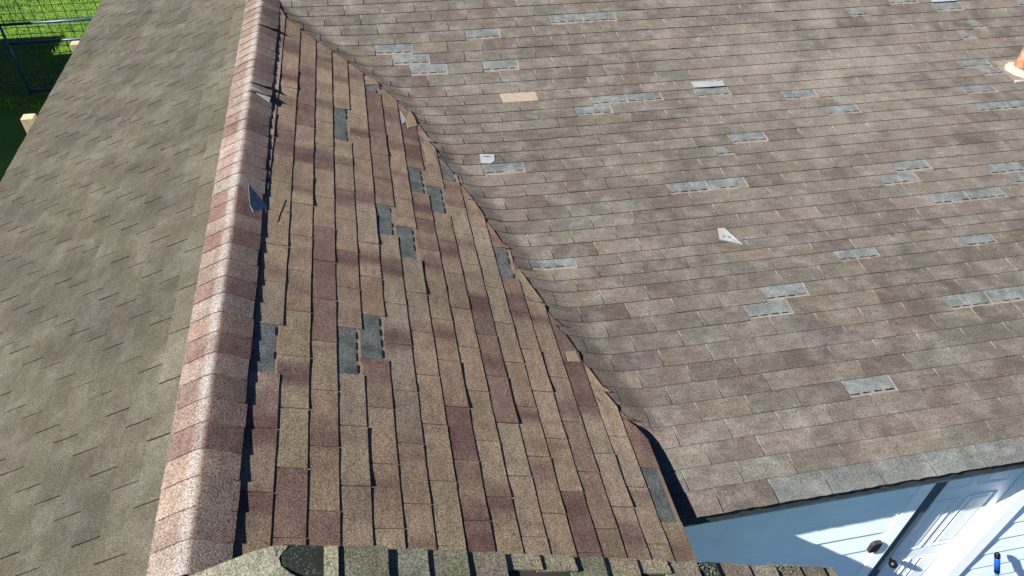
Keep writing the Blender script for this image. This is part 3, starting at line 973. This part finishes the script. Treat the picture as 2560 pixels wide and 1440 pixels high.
scrap('torn_shingle', tri, 'backdark', 'grey triangular shingle flap sticking up on the ridge caps', R_N, 0.004,
      dashes=[(rg(-.55, 3.455, .066), rg(-.42, 3.435, .062)), (rg(-.62, 3.52, .066), rg(-.56, 3.50, .063))])
scrap('torn_shingle', [rg(-1.40, 4.80, 0.04), rg(-0.35, 4.745, 0.028), rg(-0.42, 4.67, 0.026), rg(-1.45, 4.765, 0.036)], 'backdark', 'dark torn strip under a lifted cap on the upper ridge', R_N, 0.004)

# ------------------------------------------------------------------ broom leaning on the wall
b0 = Vector((4.17, 1.50, 0.0)); b1 = Vector((3.905, 1.775, 0.915))
br = empty('broom', b0, 'blue broom handle with black tip leaning on the white wall', 'broom')
d = b1-b0
obj('handle', mesh('handle', *tube((0, 0, 0.05), d*0.80, 0.0125, seg=14), 'cyan', True), br)
obj('grip', mesh('grip', *tube(d*0.80, d*0.955, 0.019, 0.019, seg=14), 'blue', True), br)
obj('grip_collar', mesh('grip_collar', *tube(d*0.785, d*0.80, 0.017, 0.020, seg=14), 'greyplastic', True), br)
obj('tip', mesh('tip', *join([tube(d*0.955, d*0.985, 0.0205, 0.019, seg=14), tube(d*0.985, d*1.0, 0.019, 0.008, seg=14)]), 'blackplastic', True), br)
bh = []
for i in range(40):
    x = -0.15+0.3*(i+.5)/40
    bh.append(tube((x, random.uniform(-.02, .02), 0.07), (x*1.15, random.uniform(-.035, .035), 0.004), 0.004, 0.003, 5))
obj('bristles', mesh('bristles', *join(bh), 'blackplastic'), br, kind='stuff')
o = obj('head', mesh('head', *boxv(-0.16, 0.16, -0.025, 0.025, 0.06, 0.095), 'blue'), br); bevel(o, 0.006)

# ------------------------------------------------------------------ yard on the left
g = obj('ground', mesh('ground', [(-900, -900, 0), (900, -900, 0), (900, 900, 0), (-900, 900, 0)], [(0, 1, 2, 3)], 'ground'), kind='structure')
obj('added_slab', mesh('added_slab', *boxv(1.06, 12.0, -6.0, WALL_Y-0.01, -0.05, 0.02), 'slab_dark'), kind='structure')  # unseen dark slab, added to cut green light bouncing onto the wall
V, F = [], []
for i in range(26000):
    x = random.uniform(-9.0, -4.0); y = random.uniform(11.5, 19.5)
    h = random.uniform(0.025, 0.07) * (1.25 if math.sin(x*2.3+1.7*math.sin(y*1.9)) > 0.2 else 0.8)
    a = random.uniform(0, 6.283); w = random.uniform(0.004, 0.008)
    dx, dy = math.cos(a)*w, math.sin(a)*w
    lx_, ly_ = random.uniform(-.03, .03), random.uniform(-.03, .03)
    b = len(V)
    V += [(x-dx, y-dy, 0), (x+dx, y+dy, 0), (x+dx*.6+lx_*.4, y+dy*.6+ly_*.4, h*.6), (x+lx_, y+ly_, h)]
    F += [(b, b+1, b+2), (b, b+2, b+3)]
obj('grass', mesh('grass', V, F, 'blade'), label='short bright lawn grass beyond the shaded strip', category='grass', kind='stuff')
# two square timber posts in line
for k, (x, y, lab) in enumerate(((-4.20, 8.83, 'nearer square pine fence post just beyond the left eave'), (-4.165, 11.0, 'farther square pine fence post in front of the tube gate'))):
    p = empty('fence_post', (x, y, 0), lab, 'post', 'fence posts beside the left eave')
    w = 0.069
    o = obj('post_shaft', mesh('post_shaft', *boxv(-w, w, -w, w, 0, 1.195), 'wood'), p); bevel(o, 0.006)
# tube gate with wire mesh
GX0, GX1, GY = -5.45, -3.15, 11.885
gate = empty('tube_gate', (GX0, GY, 0), 'blue steel tube gate with wire mesh across the lawn', 'gate')
W = GX1-GX0
tilt = lambda x: 0.0
for z in (0.10, 0.88, 1.17):
    obj('rail', mesh('rail', *tube((0, 0, z), (W, 0, z+0.03), 0.020, seg=12), 'pipe', True), gate)
for x in (0.0, W):
    obj('upright', mesh('upright', *tube((x, 0, 0.04), (x, 0, 1.19), 0.020, seg=12), 'pipe', True), gate)
fence = empty('wire_fence', (-8.6, GY+0.05, 0), 'square wire mesh fence behind the blue tube gate', 'fence')
nx = 46
for i in range(nx):
    x = i*0.152
    obj('wire', mesh('wire', *tube((x, 0, 0.03), (x, 0, 1.52), 0.0055, seg=5), 'wire'), fence)
for z in [0.05+0.105*k for k in range(14)] + [1.52]:
    obj('wire', mesh('wire', *tube((0, 0, z), (0.152*(nx-1), 0, z), 0.0055, seg=5), 'wire'), fence)
# the outbuilding whose shadow falls over the yard
shed = empty('outbuilding', (-10.2, 8.0, 0), 'dark boarded outbuilding left of the house shading the lawn', 'shed')
def shed_box(name, x0, x1, y0, y1, z0, z1):
    vs, fs = boxv(x0+10.2, x1+10.2, y0-8, y1-8, z0, z1)
    obj(name, mesh(name, vs, fs, 'shed'), shed)
shed_box('wall', -12.6, -8.7, 1.0, 12.2, 0, 4.35)
shed_box('lean_to', -12.6, -8.7, 12.21, 13.72, 0, 2.75)
vs = [(x+10.2, y-8, z) for y in (0.9, 12.4) for x, z in ((-12.8, 4.36), (-8.62, 4.36), (-10.7, 4.9))]
obj('roof', mesh('shed_roof', vs, [(0, 1, 2), (5, 4, 3), (0, 3, 4, 1), (1, 4, 5, 2), (2, 5, 3, 0)], 'shed'), shed)
